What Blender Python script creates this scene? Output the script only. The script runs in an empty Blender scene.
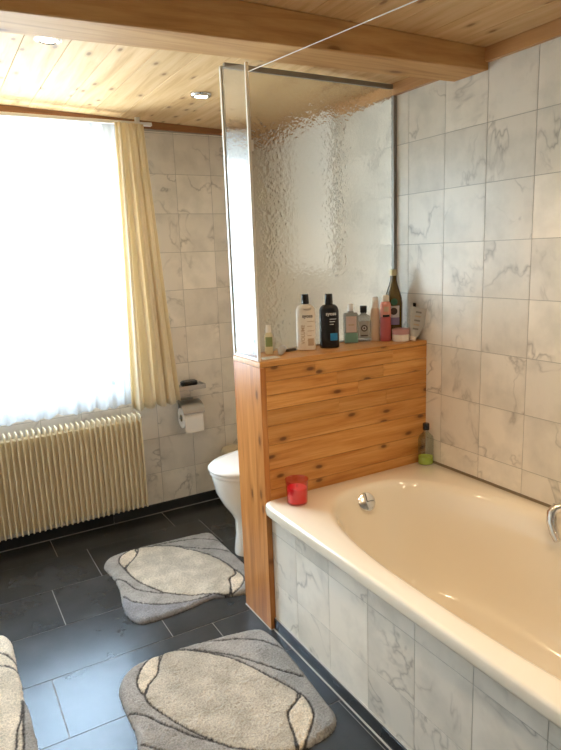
import bpy, bmesh, math, random
import numpy as np
from mathutils import Vector, Matrix, noise
random.seed(7)
sc = bpy.context.scene
COL = sc.collection
PI = math.pi

# ------------------------------------------------------------------ materials
def new_mat(name):
    m = bpy.data.materials.new(name); m.use_nodes = True
    nt = m.node_tree; nt.nodes.clear()
    out = nt.nodes.new('ShaderNodeOutputMaterial')
    b = nt.nodes.new('ShaderNodeBsdfPrincipled')
    nt.links.new(b.outputs[0], out.inputs[0])
    return m, nt, b, out

def N(nt, t, **kw):
    n = nt.nodes.new(t)
    for k, v in kw.items():
        if hasattr(n, k): setattr(n, k, v)
        else: n.inputs[k.replace('_', ' ')].default_value = v
    return n

def L(nt, a, b): nt.links.new(a, b)

def ramp(nt, fac, stops):
    r = nt.nodes.new('ShaderNodeValToRGB')
    e = r.color_ramp.elements
    while len(e) < len(stops): e.new(0.5)
    for i, (p, c) in enumerate(stops):
        e[i].position = p; e[i].color = (*c, 1) if len(c) == 3 else c
    L(nt, fac, r.inputs[0]); return r.outputs[0]

def mixc(nt, fac, a, b, mode='MIX'):
    m = nt.nodes.new('ShaderNodeMix'); m.data_type = 'RGBA'; m.blend_type = mode
    for i, s in ((0, fac), (6, a), (7, b)):
        if isinstance(s, (int, float)): m.inputs[i].default_value = s
        elif isinstance(s, tuple): m.inputs[i].default_value = (*s, 1)
        else: L(nt, s, m.inputs[i])
    return m.outputs[2]

def math_n(nt, op, a, b=None, c=None):
    m = nt.nodes.new('ShaderNodeMath'); m.operation = op
    for i, s in enumerate((a, b, c)):
        if s is None: continue
        if isinstance(s, (int, float)): m.inputs[i].default_value = s
        else: L(nt, s, m.inputs[i])
    return m.outputs[0]

def plain(name, col, rough=.5, metal=0, **kw):
    m, nt, b, o = new_mat(name)
    b.inputs['Base Color'].default_value = (*col, 1)
    b.inputs['Roughness'].default_value = rough
    b.inputs['Metallic'].default_value = metal
    for k, v in kw.items(): b.inputs[k.replace('_', ' ')].default_value = v
    # a little procedural unevenness of gloss
    tc = N(nt, 'ShaderNodeTexCoord'); n = N(nt, 'ShaderNodeTexNoise', Scale=40.0)
    L(nt, tc.outputs['Object'], n.inputs['Vector'])
    r = N(nt, 'ShaderNodeMapRange'); L(nt, n.outputs[0], r.inputs[0])
    r.inputs[3].default_value = max(0, rough-.04); r.inputs[4].default_value = min(1, rough+.04)
    L(nt, r.outputs[0], b.inputs['Roughness'])
    return m

def island_shift(nt, amount=20):
    """object coordinates moved by a random amount on every separate tile or board"""
    tc = N(nt, 'ShaderNodeTexCoord'); g = N(nt, 'ShaderNodeNewGeometry')
    wn = N(nt, 'ShaderNodeTexWhiteNoise', noise_dimensions='1D')
    L(nt, g.outputs['Random Per Island'], wn.inputs['W'])
    sc_ = N(nt, 'ShaderNodeVectorMath', operation='SCALE'); sc_.inputs[3].default_value = amount
    L(nt, wn.outputs['Color'], sc_.inputs[0])
    ad = N(nt, 'ShaderNodeVectorMath', operation='ADD')
    L(nt, tc.outputs['Object'], ad.inputs[0]); L(nt, sc_.outputs[0], ad.inputs[1])
    return ad.outputs[0], wn.outputs['Value'], g.outputs['Random Per Island']

def marble(name, light, dark, vein, rough=.28, contrast=1.0):
    m, nt, b, o = new_mat(name)
    v, r1, r2 = island_shift(nt)
    n1 = N(nt, 'ShaderNodeTexNoise', Scale=7.0, Detail=4.0, Roughness=.55); L(nt, v, n1.inputs['Vector'])
    base = ramp(nt, n1.outputs[0], [(.34, dark), (.56, light)])
    # veins: thin zero crossing of a stretched, distorted noise
    n2 = N(nt, 'ShaderNodeTexNoise', Scale=3.6, Detail=4.0, Roughness=.55, Distortion=.45); L(nt, v, n2.inputs['Vector'])
    d = math_n(nt, 'ABSOLUTE', math_n(nt, 'SUBTRACT', n2.outputs[0], .5))
    n3 = N(nt, 'ShaderNodeTexNoise', Scale=5.0, Detail=2.0); L(nt, v, n3.inputs['Vector'])
    msk = ramp(nt, n3.outputs[0], [(.45, (0, 0, 0)), (.62, (1, 1, 1))])
    line = ramp(nt, d, [(.0, (1, 1, 1)), (.006, (.55, .55, .55)), (.026, (0, 0, 0))])
    f = math_n(nt, 'MULTIPLY', math_n(nt, 'MULTIPLY', line, msk), .72*contrast)
    col = mixc(nt, f, base, vein)
    # whole tile a bit lighter or darker than the next
    hv = N(nt, 'ShaderNodeHueSaturation'); L(nt, col, hv.inputs['Color'])
    mr = N(nt, 'ShaderNodeMapRange'); L(nt, r2, mr.inputs[0]); mr.inputs[3].default_value = .90; mr.inputs[4].default_value = 1.06
    L(nt, mr.outputs[0], hv.inputs['Value'])
    L(nt, hv.outputs[0], b.inputs['Base Color'])
    b.inputs['Roughness'].default_value = rough
    bp = N(nt, 'ShaderNodeBump', Strength=.06, Distance=.002); L(nt, n1.outputs[0], bp.inputs['Height'])
    L(nt, bp.outputs[0], b.inputs['Normal'])
    return m

def wood(name, c_light, c_mid, c_dark, knot, axis='Y', knots=1.0, rough=.45, vary=.12, streaks=.5, kdens=1.0, flat=None):
    """pine: fine grain along one axis, growth-ring figure, scattered knots"""
    m, nt, b, o = new_mat(name)
    v, r1, r2 = island_shift(nt, 7)
    mp = N(nt, 'ShaderNodeMapping'); L(nt, v, mp.inputs[0])
    s = {'X': (1, 14, 14), 'Y': (14, 1, 14), 'Z': (14, 14, 1)}[axis]
    mp.inputs['Scale'].default_value = s
    n1 = N(nt, 'ShaderNodeTexNoise', Scale=2.2, Detail=5.0, Roughness=.6, Distortion=.6); L(nt, mp.outputs[0], n1.inputs['Vector'])
    col = ramp(nt, n1.outputs[0], [(.28, c_dark), (.48, c_mid), (.68, c_light)])
    mp2 = N(nt, 'ShaderNodeMapping'); L(nt, v, mp2.inputs[0])
    mp2.inputs['Scale'].default_value = {'X': (2, 60, 60), 'Y': (60, 2, 60), 'Z': (60, 60, 2)}[axis]
    n2 = N(nt, 'ShaderNodeTexNoise', Scale=3.0, Detail=3.0, Roughness=.6); L(nt, mp2.outputs[0], n2.inputs['Vector'])
    col = mixc(nt, math_n(nt, 'MULTIPLY', ramp(nt, n2.outputs[0], [(.45, (0, 0, 0)), (.7, (1, 1, 1))]), .35*streaks), col, c_dark)
    # knots: stretched voronoi cells, only some of them
    mp3 = N(nt, 'ShaderNodeMapping'); L(nt, v, mp3.inputs[0])
    k = 5.5
    mp3.inputs['Scale'].default_value = {'X': (k*.55, k*1.2, k*1.2), 'Y': (k*1.2, k*.55, k*1.2), 'Z': (k*1.2, k*1.2, k*.55)}[axis]
    b.inputs['Specular IOR Level'].default_value = .35
    nd = N(nt, 'ShaderNodeTexNoise', Scale=4.0); L(nt, v, nd.inputs['Vector'])
    ds = N(nt, 'ShaderNodeVectorMath', operation='MULTIPLY_ADD'); L(nt, nd.outputs['Color'], ds.inputs[0])
    ds.inputs[1].default_value = (.15, .15, .15); L(nt, mp3.outputs[0], ds.inputs[2])
    vo = N(nt, 'ShaderNodeTexVoronoi', Scale=1.6*kdens)
    if flat is None: L(nt, ds.outputs[0], vo.inputs['Vector'])
    else:                                     # knots cut by a board face: cells laid out in the plane of the face
        vo.voronoi_dimensions = '2D'
        sx = N(nt, 'ShaderNodeSeparateXYZ'); L(nt, ds.outputs[0], sx.inputs[0]); cb = N(nt, 'ShaderNodeCombineXYZ')
        ax = [i for i in range(3) if i != flat]
        L(nt, sx.outputs[ax[0]], cb.inputs[0]); L(nt, sx.outputs[ax[1]], cb.inputs[1]); L(nt, cb.outputs[0], vo.inputs['Vector'])
    sepc = N(nt, 'ShaderNodeSeparateColor'); L(nt, vo.outputs['Color'], sepc.inputs[0])
    on = math_n(nt, 'GREATER_THAN', sepc.outputs[0], 1-.62*knots)
    kr = math_n(nt, 'MULTIPLY', ramp(nt, vo.outputs['Distance'], [(.03, (1, 1, 1)), (.075, (.85, .85, .85)), (.11, (.32, .32, .32)), (.24, (0, 0, 0))]), on)
    col = mixc(nt, math_n(nt, 'MULTIPLY', kr, .85), col, knot)
    hv = N(nt, 'ShaderNodeHueSaturation'); L(nt, col, hv.inputs['Color'])
    mr = N(nt, 'ShaderNodeMapRange'); L(nt, r2, mr.inputs[0]); mr.inputs[3].default_value = 1-vary; mr.inputs[4].default_value = 1+vary*.6
    L(nt, mr.outputs[0], hv.inputs['Value'])
    L(nt, hv.outputs[0], b.inputs['Base Color'])
    b.inputs['Roughness'].default_value = rough
    bp = N(nt, 'ShaderNodeBump', Strength=.12, Distance=.002); L(nt, n2.outputs[0], bp.inputs['Height'])
    L(nt, bp.outputs[0], b.inputs['Normal'])
    return m

M = {}
M['marble'] = marble('pale marble tile', (.81, .755, .665), (.68, .635, .555), (.30, .27, .23))
M['grout'] = plain('pale grey grout', (.45, .42, .37), .9)
M['grout_floor'] = plain('grey floor grout', (.21, .20, .185), .9)
M['sealant'] = plain('white sealant', (.50, .48, .44), .6)
# floor slate
m, nt, b, o = new_mat('dark slate-look floor tile')
v, r1, r2 = island_shift(nt)
n1 = N(nt, 'ShaderNodeTexNoise', Scale=5.0, Detail=6.0, Roughness=.6); L(nt, v, n1.inputs['Vector'])
L(nt, ramp(nt, n1.outputs[0], [(.3, (.020, .021, .022)), (.7, (.042, .042, .042))]), b.inputs['Base Color'])
n2 = N(nt, 'ShaderNodeTexNoise', Scale=60.0, Detail=4.0); L(nt, v, n2.inputs['Vector'])
mr = N(nt, 'ShaderNodeMapRange'); L(nt, n1.outputs[0], mr.inputs[0]); mr.inputs[3].default_value = .20; mr.inputs[4].default_value = .30
L(nt, mr.outputs[0], b.inputs['Roughness'])
b.inputs['Specular IOR Level'].default_value = .45; b.inputs['Specular Tint'].default_value = (.70, .85, 1, 1)
bp = N(nt, 'ShaderNodeBump', Strength=.15, Distance=.001); L(nt, n2.outputs[0], bp.inputs['Height']); L(nt, bp.outputs[0], b.inputs['Normal'])
M['slate'] = m
M['ceil_wood'] = wood('pale pine ceiling boards', (.72, .50, .27), (.66, .43, .21), (.53, .31, .13), (.22, .10, .035), 'Y', .8, .65, .07, .5, 1.2, 2)
M['beam_wood'] = wood('honey pine beam', (.68, .42, .18), (.60, .34, .135), (.46, .24, .085), (.17, .065, .02), 'X', .6, .65, .03, .5, .8)
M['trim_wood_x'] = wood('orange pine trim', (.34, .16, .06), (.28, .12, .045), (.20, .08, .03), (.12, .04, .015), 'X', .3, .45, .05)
M['trim_wood_y'] = wood('orange pine trim along y', (.56, .31, .13), (.50, .26, .10), (.38, .18, .065), (.16, .06, .02), 'Y', .3, .45, .05)
M['block_wood_x'] = wood('knotty lacquered pine staves', (.68, .36, .12), (.58, .27, .072), (.40, .145, .03), (.085, .024, .007), 'X', .85, .3, .15, 1.2, 1.2, 1)
M['block_wood_z'] = wood('lacquered pine post', (.60, .27, .085), (.50, .20, .055), (.34, .115, .026), (.12, .035, .01), 'Z', .5, .3, .06, .9, 1.1, 0)
M['panel_wood'] = wood('brown stained wall boards', (.27, .24, .20), (.23, .20, .165), (.17, .145, .115), (.08, .065, .05), 'Z', .6, .5, .06)
M['chrome'] = plain('brushed chrome', (.78, .77, .75), .18, 1)
M['alu'] = plain('satin aluminium', (.66, .64, .60), .35, 1)
M['steel'] = plain('satin steel', (.46, .46, .45), .38, 1)
M['alu_grey'] = plain('grey anodised profile', (.30, .29, .27), .45, .6)
M['alu_white'] = plain('cream painted profile', (.80, .77, .70), .35)
M['white_paint'] = plain('white paint', (.82, .81, .78), .4)
M['enamel'] = plain('cream bath enamel', (.78, .71, .59), .10, 0, Coat_Weight=.5, Coat_Roughness=.03)
M['ceramic'] = plain('white ceramic', (.85, .84, .80), .08, 0, Coat_Weight=.5, Coat_Roughness=.03)
M['seat_plastic'] = plain('white seat plastic', (.86, .85, .83), .22)
M['radiator'] = plain('cream radiator enamel', (.80, .71, .52), .35)
M['black_plastic'] = plain('black plastic', (.012, .012, .013), .25)
M['black_rubber'] = plain('black rubber', (.02, .02, .02), .6)
M['cream_plastic'] = plain('cream plastic', (.82, .76, .66), .28)
M['white_plastic'] = plain('white plastic', (.86, .85, .82), .3)
M['ink_dark'] = plain('dark brown ink', (.06, .045, .04), .5)
M['ink_white'] = plain('white ink', (.75, .75, .75), .5)
M['ink_blue'] = plain('blue label', (.02, .22, .48), .4)
M['ink_tan'] = plain('tan ink', (.50, .38, .26), .5)
M['paper'] = plain('soft white paper', (.80, .77, .72), .95)
M['beige'] = plain('beige plastic', (.50, .43, .30), .45)

def glass(name, col=(1, 1, 1), rough=0.0, ior=1.45):
    m, nt, b, o = new_mat(name)
    b.inputs['Base Color'].default_value = (*col, 1); b.inputs['Roughness'].default_value = rough
    b.inputs['Transmission Weight'].default_value = 1; b.inputs['IOR'].default_value = ior
    return m
def thin_glass(name, col=(.95, .97, .96), amt=.08, rough=.02):
    """flat pane or thin clear wall that lets light straight through and mirrors a little"""
    m, nt, b, o = new_mat(name); nt.nodes.remove(b)
    t = N(nt, 'ShaderNodeBsdfTransparent'); t.inputs[0].default_value = (*col, 1)
    g = N(nt, 'ShaderNodeBsdfGlossy'); g.inputs['Roughness'].default_value = rough
    lw = N(nt, 'ShaderNodeLayerWeight', Blend=.5); f = math_n(nt, 'ADD', math_n(nt, 'MULTIPLY', math_n(nt, 'POWER', lw.outputs['Facing'], 4.0), .75), .07)
    mx = N(nt, 'ShaderNodeMixShader'); L(nt, f, mx.inputs[0]); L(nt, t.outputs[0], mx.inputs[1]); L(nt, g.outputs[0], mx.inputs[2])
    L(nt, mx.outputs[0], o.inputs[0]); return m
M['window_glass'] = thin_glass('clear window glass')
M['clear_wall'] = thin_glass('clear bottle plastic', (.80, .83, .80))
M['dark_glass'] = plain('olive brown bottle glass', (.10, .065, .012), .12, 0, Coat_Weight=.6)
M['red_glass'] = thin_glass('red tinted candle glass', (.97, .62, .62))
M['red_wax'] = plain('red candle wax', (.78, .03, .06), .45, 0, Subsurface_Weight=.2)
M['green_liquid'] = plain('bright green soap', (.50, .66, .10), .15)

def textured_glass(name, bumpd, scale, rough, tint=(.95, .96, .94)):
    m, nt, b, o = new_mat(name)
    b.inputs['Base Color'].default_value = (*tint, 1)
    b.inputs['Roughness'].default_value = rough
    b.inputs['Transmission Weight'].default_value = 1; b.inputs['IOR'].default_value = 1.42
    tc = N(nt, 'ShaderNodeTexCoord')
    n = N(nt, 'ShaderNodeTexNoise', Scale=scale, Detail=1.5, Roughness=.5); L(nt, tc.outputs['Object'], n.inputs['Vector'])
    vo = N(nt, 'ShaderNodeTexVoronoi', Scale=scale*.8); vo.feature = 'SMOOTH_F1'; L(nt, tc.outputs['Object'], vo.inputs['Vector'])
    h = math_n(nt, 'ADD', n.outputs[0], math_n(nt, 'MULTIPLY', vo.outputs['Distance'], .6))
    bp = N(nt, 'ShaderNodeBump', Strength=1.0, Distance=bumpd); L(nt, h, bp.inputs['Height']); L(nt, bp.outputs[0], b.inputs['Normal'])
    return m
M['pebble_glass'] = textured_glass('pebbled shower glass', .0023, 75, .14, (.80, .80, .76))

# curtains
m, nt, b, o = new_mat('sheer white net'); nt.nodes.remove(b)
t = N(nt, 'ShaderNodeBsdfTransparent'); d = N(nt, 'ShaderNodeBsdfDiffuse'); tl = N(nt, 'ShaderNodeBsdfTranslucent')
d.inputs[0].default_value = (.74, .80, .88, 1); tl.inputs[0].default_value = (.74, .82, .92, 1)
a1 = N(nt, 'ShaderNodeMixShader'); a1.inputs[0].default_value = .62; L(nt, d.outputs[0], a1.inputs[1]); L(nt, tl.outputs[0], a1.inputs[2])
a2 = N(nt, 'ShaderNodeMixShader')
tc = N(nt, 'ShaderNodeTexCoord'); wv = N(nt, 'ShaderNodeTexNoise', Scale=300.0); L(nt, tc.outputs['Object'], wv.inputs['Vector'])
mr = N(nt, 'ShaderNodeMapRange'); L(nt, wv.outputs[0], mr.inputs[0]); mr.inputs[3].default_value = .50; mr.inputs[4].default_value = .58
L(nt, mr.outputs[0], a2.inputs[0]); L(nt, t.outputs[0], a2.inputs[1]); L(nt, a1.outputs[0], a2.inputs[2]); L(nt, a2.outputs[0], o.inputs[0])
M['sheer'] = m
m, nt, b, o = new_mat('cream drape cloth'); nt.nodes.remove(b)
d = N(nt, 'ShaderNodeBsdfDiffuse'); tl = N(nt, 'ShaderNodeBsdfTranslucent'); d.inputs[0].default_value = (.88, .81, .66, 1); tl.inputs[0].default_value = (.93, .84, .66, 1)
tc = N(nt, 'ShaderNodeTexCoord'); wv = N(nt, 'ShaderNodeTexNoise', Scale=500.0, Detail=2.0); L(nt, tc.outputs['Object'], wv.inputs['Vector'])
bp = N(nt, 'ShaderNodeBump', Strength=.2, Distance=.001); L(nt, wv.outputs[0], bp.inputs['Height']); L(nt, bp.outputs[0], d.inputs['Normal'])
a1 = N(nt, 'ShaderNodeMixShader'); a1.inputs[0].default_value = .42; L(nt, d.outputs[0], a1.inputs[1]); L(nt, tl.outputs[0], a1.inputs[2]); L(nt, a1.outputs[0], o.inputs[0])
M['drape'] = m
# rug pile: the woven pattern is stored per vertex
m, nt, b, o = new_mat('patterned rug pile')
at = N(nt, 'ShaderNodeAttribute'); at.attribute_name = 'pattern'
tc = N(nt, 'ShaderNodeTexCoord'); n1 = N(nt, 'ShaderNodeTexNoise', Scale=170.0, Detail=3.0, Roughness=.7); L(nt, tc.outputs['Object'], n1.inputs['Vector'])
n2 = N(nt, 'ShaderNodeTexNoise', Scale=14.0, Detail=4.0); L(nt, tc.outputs['Object'], n2.inputs['Vector'])
f1 = ramp(nt, n1.outputs[0], [(.32, (.62, .62, .62)), (.62, (1.12, 1.12, 1.12))]); f2 = ramp(nt, n2.outputs[0], [(.35, (.78, .78, .76)), (.65, (1.10, 1.10, 1.10))])
c = mixc(nt, 1.0, at.outputs['Color'], f1, 'MULTIPLY'); c = mixc(nt, 1.0, c, f2, 'MULTIPLY')
L(nt, c, b.inputs['Base Color']); b.inputs['Roughness'].default_value = .95; b.inputs['Sheen Weight'].default_value = .25
b.inputs['Specular IOR Level'].default_value = .1
bp = N(nt, 'ShaderNodeBump', Strength=1.0, Distance=.008); L(nt, n1.outputs[0], bp.inputs['Height']); L(nt, bp.outputs[0], b.inputs['Normal'])
M['rug'] = m
m, nt, b, o = new_mat('lamp glow'); b.inputs['Base Color'].default_value = (1, 1, 1, 1); b.inputs['Emission Color'].default_value = (1, .86, .66, 1); b.inputs['Emission Strength'].default_value = 30
M['bulb'] = m

# ------------------------------------------------------------------ mesh helpers
class MB:
    """collects shapes into one mesh"""
    def __init__(s): s.v = []; s.f = []; s.mi = []
    def add(s, verts, faces, mi=0):
        n = len(s.v); s.v += [tuple(v) for v in verts]; s.f += [tuple(n+i for i in f) for f in faces]; s.mi += [mi]*len(faces); return s
    def box(s, x0, x1, y0, y1, z0, z1, mi=0):
        v = [(x, y, z) for x in (x0, x1) for y in (y0, y1) for z in (z0, z1)]
        return s.add(v, [(0, 1, 3, 2), (4, 6, 7, 5), (0, 4, 5, 1), (2, 3, 7, 6), (0, 2, 6, 4), (1, 5, 7, 3)], mi)
    def loft(s, rings, cap0=True, cap1=True, closed=True, mi=0):
        n = len(rings[0]); vs = [p for r in rings for p in r]; fs = []
        for i in range(len(rings)-1):
            for j in range(n if closed else n-1):
                k = (j+1) % n; fs.append((i*n+j, i*n+k, (i+1)*n+k, (i+1)*n+j))
        if cap0: fs.append(tuple(range(n-1, -1, -1)))
        if cap1: fs.append(tuple((len(rings)-1)*n+j for j in range(n)))
        return s.add(vs, fs, mi)
    def lathe(s, prof, sx=1, sy=1, c=(0, 0, 0), n=32, e=2.0, mi=0, caps=(True, True)):
        """prof = [(radius, z)...]; e = superellipse exponent of the section"""
        rings = []
        for r, z in prof:
            R = []
            for j in range(n):
                t = 2*PI*j/n; ct, st = math.cos(t), math.sin(t)
                R.append((c[0]+sx*r*math.copysign(abs(ct)**(2/e), ct), c[1]+sy*r*math.copysign(abs(st)**(2/e), st), c[2]+z))
            rings.append(R)
        return s.loft(rings, caps[0], caps[1], mi=mi)
    def tube(s, pts, r, n=12, mi=0, caps=True):
        pts = [Vector(p) for p in pts]; rings = []
        rr = r if isinstance(r, (list, tuple)) else [r]*len(pts)
        prev = None
        for i, p in enumerate(pts):
            d = (pts[min(i+1, len(pts)-1)]-pts[max(i-1, 0)]).normalized()
            a = prev if prev else (Vector((0, 0, 1)) if abs(d.z) < .9 else Vector((1, 0, 0)))
            u = (a-d*a.dot(d)).normalized(); w = d.cross(u); prev = u
            rings.append([tuple(p+rr[i]*(math.cos(2*PI*k/n)*u+math.sin(2*PI*k/n)*w)) for k in range(n)])
        return s.loft(rings, caps, caps, mi=mi)
    def xform(s, mat):
        s.v = [tuple(mat @ Vector(v)) for v in s.v]; return s
    def build(s, name, mats, parent=None, smooth=True, bevel=0, seg=2, angle=35, loc=None):
        me = bpy.data.meshes.new(name); me.from_pydata(s.v, [], s.f); me.validate(); me.update()
        bm = bmesh.new(); bm.from_mesh(me); bmesh.ops.recalc_face_normals(bm, faces=bm.faces); bm.to_mesh(me); bm.free()
        if not isinstance(mats, (list, tuple)): mats = [mats]
        for m in mats: me.materials.append(m)
        if len(mats) > 1 and len(me.polygons) == len(s.mi):
            me.polygons.foreach_set('material_index', s.mi)
        if smooth:
            me.polygons.foreach_set('use_smooth', [True]*len(me.polygons)); me.set_sharp_from_angle(angle=math.radians(angle))
        o = bpy.data.objects.new(name, me); COL.objects.link(o)
        if loc: o.location = loc
        if parent: o.parent = parent
        if bevel:
            b = o.modifiers.new('bevel', 'BEVEL'); b.width = bevel; b.segments = seg; b.limit_method = 'ANGLE'; b.angle_limit = math.radians(40)
            b.harden_normals = False
        return o

def thing(name, label, cat, loc=(0, 0, 0), rz=0, group=None):
    o = bpy.data.objects.new(name, None); COL.objects.link(o); o.empty_display_size = .05
    o.location = loc; o.rotation_euler = (0, 0, rz); o['label'] = label; o['category'] = cat
    if group: o['group'] = group
    return o
def tag(o, label, cat, group=None):
    o['label'] = label; o['category'] = cat
    if group: o['group'] = group
    return o
def struct(o): o['kind'] = 'structure'; return o
def copy_tree(o, parent=None):
    c = o.copy(); COL.objects.link(c)
    if parent: c.parent = parent
    for ch in list(o.children): copy_tree(ch, c)
    return c
def text_part(name, s, size, mat, parent, at, a=None, b=None, rot=0, extr=.0004, sx=1.0, e=2.0, bold=0.0):
    """lettering as thin real geometry; laid onto a bottle's oval wall (half-axes a, b) when given"""
    cu = bpy.data.curves.new(name, 'FONT'); cu.body = s; cu.size = size; cu.align_x = 'CENTER'; cu.align_y = 'CENTER'; cu.extrude = extr; cu.offset = bold; cu.resolution_u = 3
    tmp = bpy.data.objects.new(name, cu); COL.objects.link(tmp)
    dg = bpy.context.evaluated_depsgraph_get(); me = bpy.data.meshes.new_from_object(tmp.evaluated_get(dg))
    bpy.data.objects.remove(tmp); me.name = name
    for v in me.vertices:
        x, y, z = v.co.x*sx, v.co.y, v.co.z
        if rot: x, y = x*math.cos(rot)-y*math.sin(rot), x*math.sin(rot)+y*math.cos(rot)
        px = at[0]+x; py = at[1]
        if a: py = -b*max(0, 1-abs(px/a)**e)**(1/e)
        v.co = (px, py-.0006-z, at[2]+y)
    me.materials.clear(); me.materials.append(mat)
    o = bpy.data.objects.new(name, me); COL.objects.link(o); o.parent = parent
    return o
def label_patch(name, a, b, x0, x1, z0, z1, mat, parent, e=2.0, off=.0005, n=14):
    """a printed label hugging the oval front of a bottle"""
    mb = MB(); inn = []; out = []
    P = []
    for i in range(n+1):
        x = x0+(x1-x0)*i/n; y = -b*max(0, 1-abs(x/a)**e)**(1/e)
        P.append((x, y))
    rings = [[(x, y-off, z0) for x, y in P], [(x, y-off, z1) for x, y in P], [(x, y+.0012, z1) for x, y in P], [(x, y+.0012, z0) for x, y in P]]
    rings.append(rings[0])
    mb.loft(rings, False, False, closed=False)
    return mb.build(name, mat, parent)
SPOT_W = 19; SPOT_B = 4; SKY = 38.0; EXPO = 0.08
json_rug = {"A":{"outline":[[-1.196,0.744],[-1.163,0.791],[-1.099,0.81],[-1.023,0.815],[-0.872,0.802],[-0.699,0.786],[-0.644,0.757],[-0.617,0.668],[-0.622,0.517],[-0.627,0.379],[-0.651,0.248],[-0.695,0.173],[-0.746,0.158],[-0.803,0.173],[-0.887,0.201],[-0.987,0.187],[-1.092,0.18],[-1.177,0.187],[-1.206,0.21],[-1.223,0.278],[-1.217,0.365],[-1.195,0.49],[-1.193,0.595],[-1.203,0.698]],"main":[[-1.02,0.798],[-0.891,0.748],[-0.806,0.642],[-0.744,0.527],[-0.715,0.421],[-0.71,0.351],[-0.722,0.311],[-0.759,0.289],[-0.783,0.231],[-0.809,0.183],[-0.878,0.222],[-0.968,0.268],[-1.046,0.348],[-1.093,0.451],[-1.119,0.545],[-1.122,0.643],[-1.094,0.675],[-1.037,0.743]],"leafL":[[-1.02,0.798],[-1.037,0.743],[-1.094,0.675],[-1.122,0.643],[-1.134,0.702],[-1.114,0.758],[-1.065,0.798]],"leafR":[[-0.71,0.351],[-0.699,0.296],[-0.713,0.244],[-0.766,0.191],[-0.809,0.183],[-0.783,0.231],[-0.761,0.291],[-0.722,0.311]],"lines":[[[-0.957,0.782],[-0.852,0.768],[-0.751,0.739],[-0.677,0.681],[-0.626,0.595]],[[-1.019,0.804],[-0.891,0.748],[-0.775,0.639],[-0.683,0.558],[-0.639,0.481],[-0.616,0.416]],[[-1.191,0.578],[-1.158,0.525],[-1.137,0.437],[-1.09,0.377],[-1.049,0.341]],[[-1.198,0.407],[-1.168,0.337],[-1.109,0.28],[-1.033,0.238],[-0.961,0.218],[-0.88,0.218]],[[-1.134,0.702],[-1.128,0.631],[-1.119,0.545],[-1.093,0.451],[-1.046,0.348]]]},"B":{"outline":[[-1.367,-0.129],[-1.302,-0.049],[-1.179,-0.036],[-0.995,-0.056],[-0.839,-0.088],[-0.797,-0.155],[-0.8,-0.322],[-0.817,-0.527],[-0.828,-0.615],[-0.878,-0.661],[-0.997,-0.67],[-1.113,-0.661],[-1.239,-0.638],[-1.354,-0.603],[-1.406,-0.555],[-1.401,-0.463],[-1.379,-0.352],[-1.379,-0.243]],"main":[[-1.177,-0.032],[-1.088,-0.086],[-0.983,-0.208],[-0.912,-0.374],[-0.878,-0.476],[-0.903,-0.504],[-0.947,-0.528],[-0.967,-0.566],[-0.982,-0.622],[-1.002,-0.667],[-1.061,-0.64],[-1.154,-0.564],[-1.217,-0.47],[-1.267,-0.365],[-1.302,-0.271],[-1.304,-0.215],[-1.277,-0.175],[-1.237,-0.141],[-1.21,-0.083]],"leafL":[[-1.177,-0.032],[-1.21,-0.083],[-1.237,-0.141],[-1.277,-0.175],[-1.304,-0.215],[-1.312,-0.176],[-1.305,-0.134],[-1.266,-0.072],[-1.217,-0.038]],"leafR":[[-0.878,-0.476],[-0.871,-0.514],[-0.886,-0.577],[-0.925,-0.621],[-0.973,-0.664],[-1.002,-0.667],[-0.982,-0.622],[-0.967,-0.566],[-0.947,-0.528],[-0.903,-0.504]],"lines":[[[-1.151,-0.046],[-1.087,-0.082],[-0.996,-0.168],[-0.938,-0.245],[-0.886,-0.33],[-0.826,-0.418]],[[-1.051,-0.054],[-0.949,-0.101],[-0.872,-0.15],[-0.824,-0.219],[-0.803,-0.271]],[[-1.373,-0.267],[-1.328,-0.31],[-1.3,-0.364],[-1.27,-0.406],[-1.238,-0.46],[-1.187,-0.522]],[[-1.378,-0.408],[-1.312,-0.488],[-1.222,-0.572],[-1.113,-0.638],[-1.032,-0.658]]]},"C":{"outline":[[-1.674,0.418],[-1.652,0.391],[-1.64,0.333],[-1.64,0.236],[-1.642,0.149],[-1.64,0.074],[-1.643,-0.011],[-1.638,-0.052],[-1.635,-0.141],[-1.635,-0.223],[-1.636,-0.275]],"main":[],"leafL":[[-1.687,0.284],[-1.662,0.245],[-1.642,0.193],[-1.643,0.144],[-1.669,0.182],[-1.695,0.204]],"leafR":[],"grey":[[-1.649,-0.017],[-1.638,-0.052],[-1.635,-0.141],[-1.636,-0.275],[-1.677,-0.249],[-1.668,-0.178]],"lines":[[[-1.687,0.284],[-1.662,0.245],[-1.642,0.193]],[[-1.695,0.204],[-1.669,0.182],[-1.643,0.144]],[[-1.649,-0.017],[-1.666,-0.105],[-1.683,-0.161],[-1.697,-0.237]],[[-1.649,-0.017],[-1.659,-0.109],[-1.668,-0.178],[-1.677,-0.249]]]}}
# ------------------------------------------------------------------ camera
cam = bpy.data.cameras.new('camera'); co = bpy.data.objects.new('camera', cam); COL.objects.link(co)
co.location = (-1.74764, -1.96609, 1.40566); co.rotation_euler = (1.37397268, 0.03657058, -0.52400462)
cam.sensor_fit = 'HORIZONTAL'; cam.sensor_width = 36; cam.lens = 609.05/561*36; cam.clip_start = .02
sc.camera = co

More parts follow.
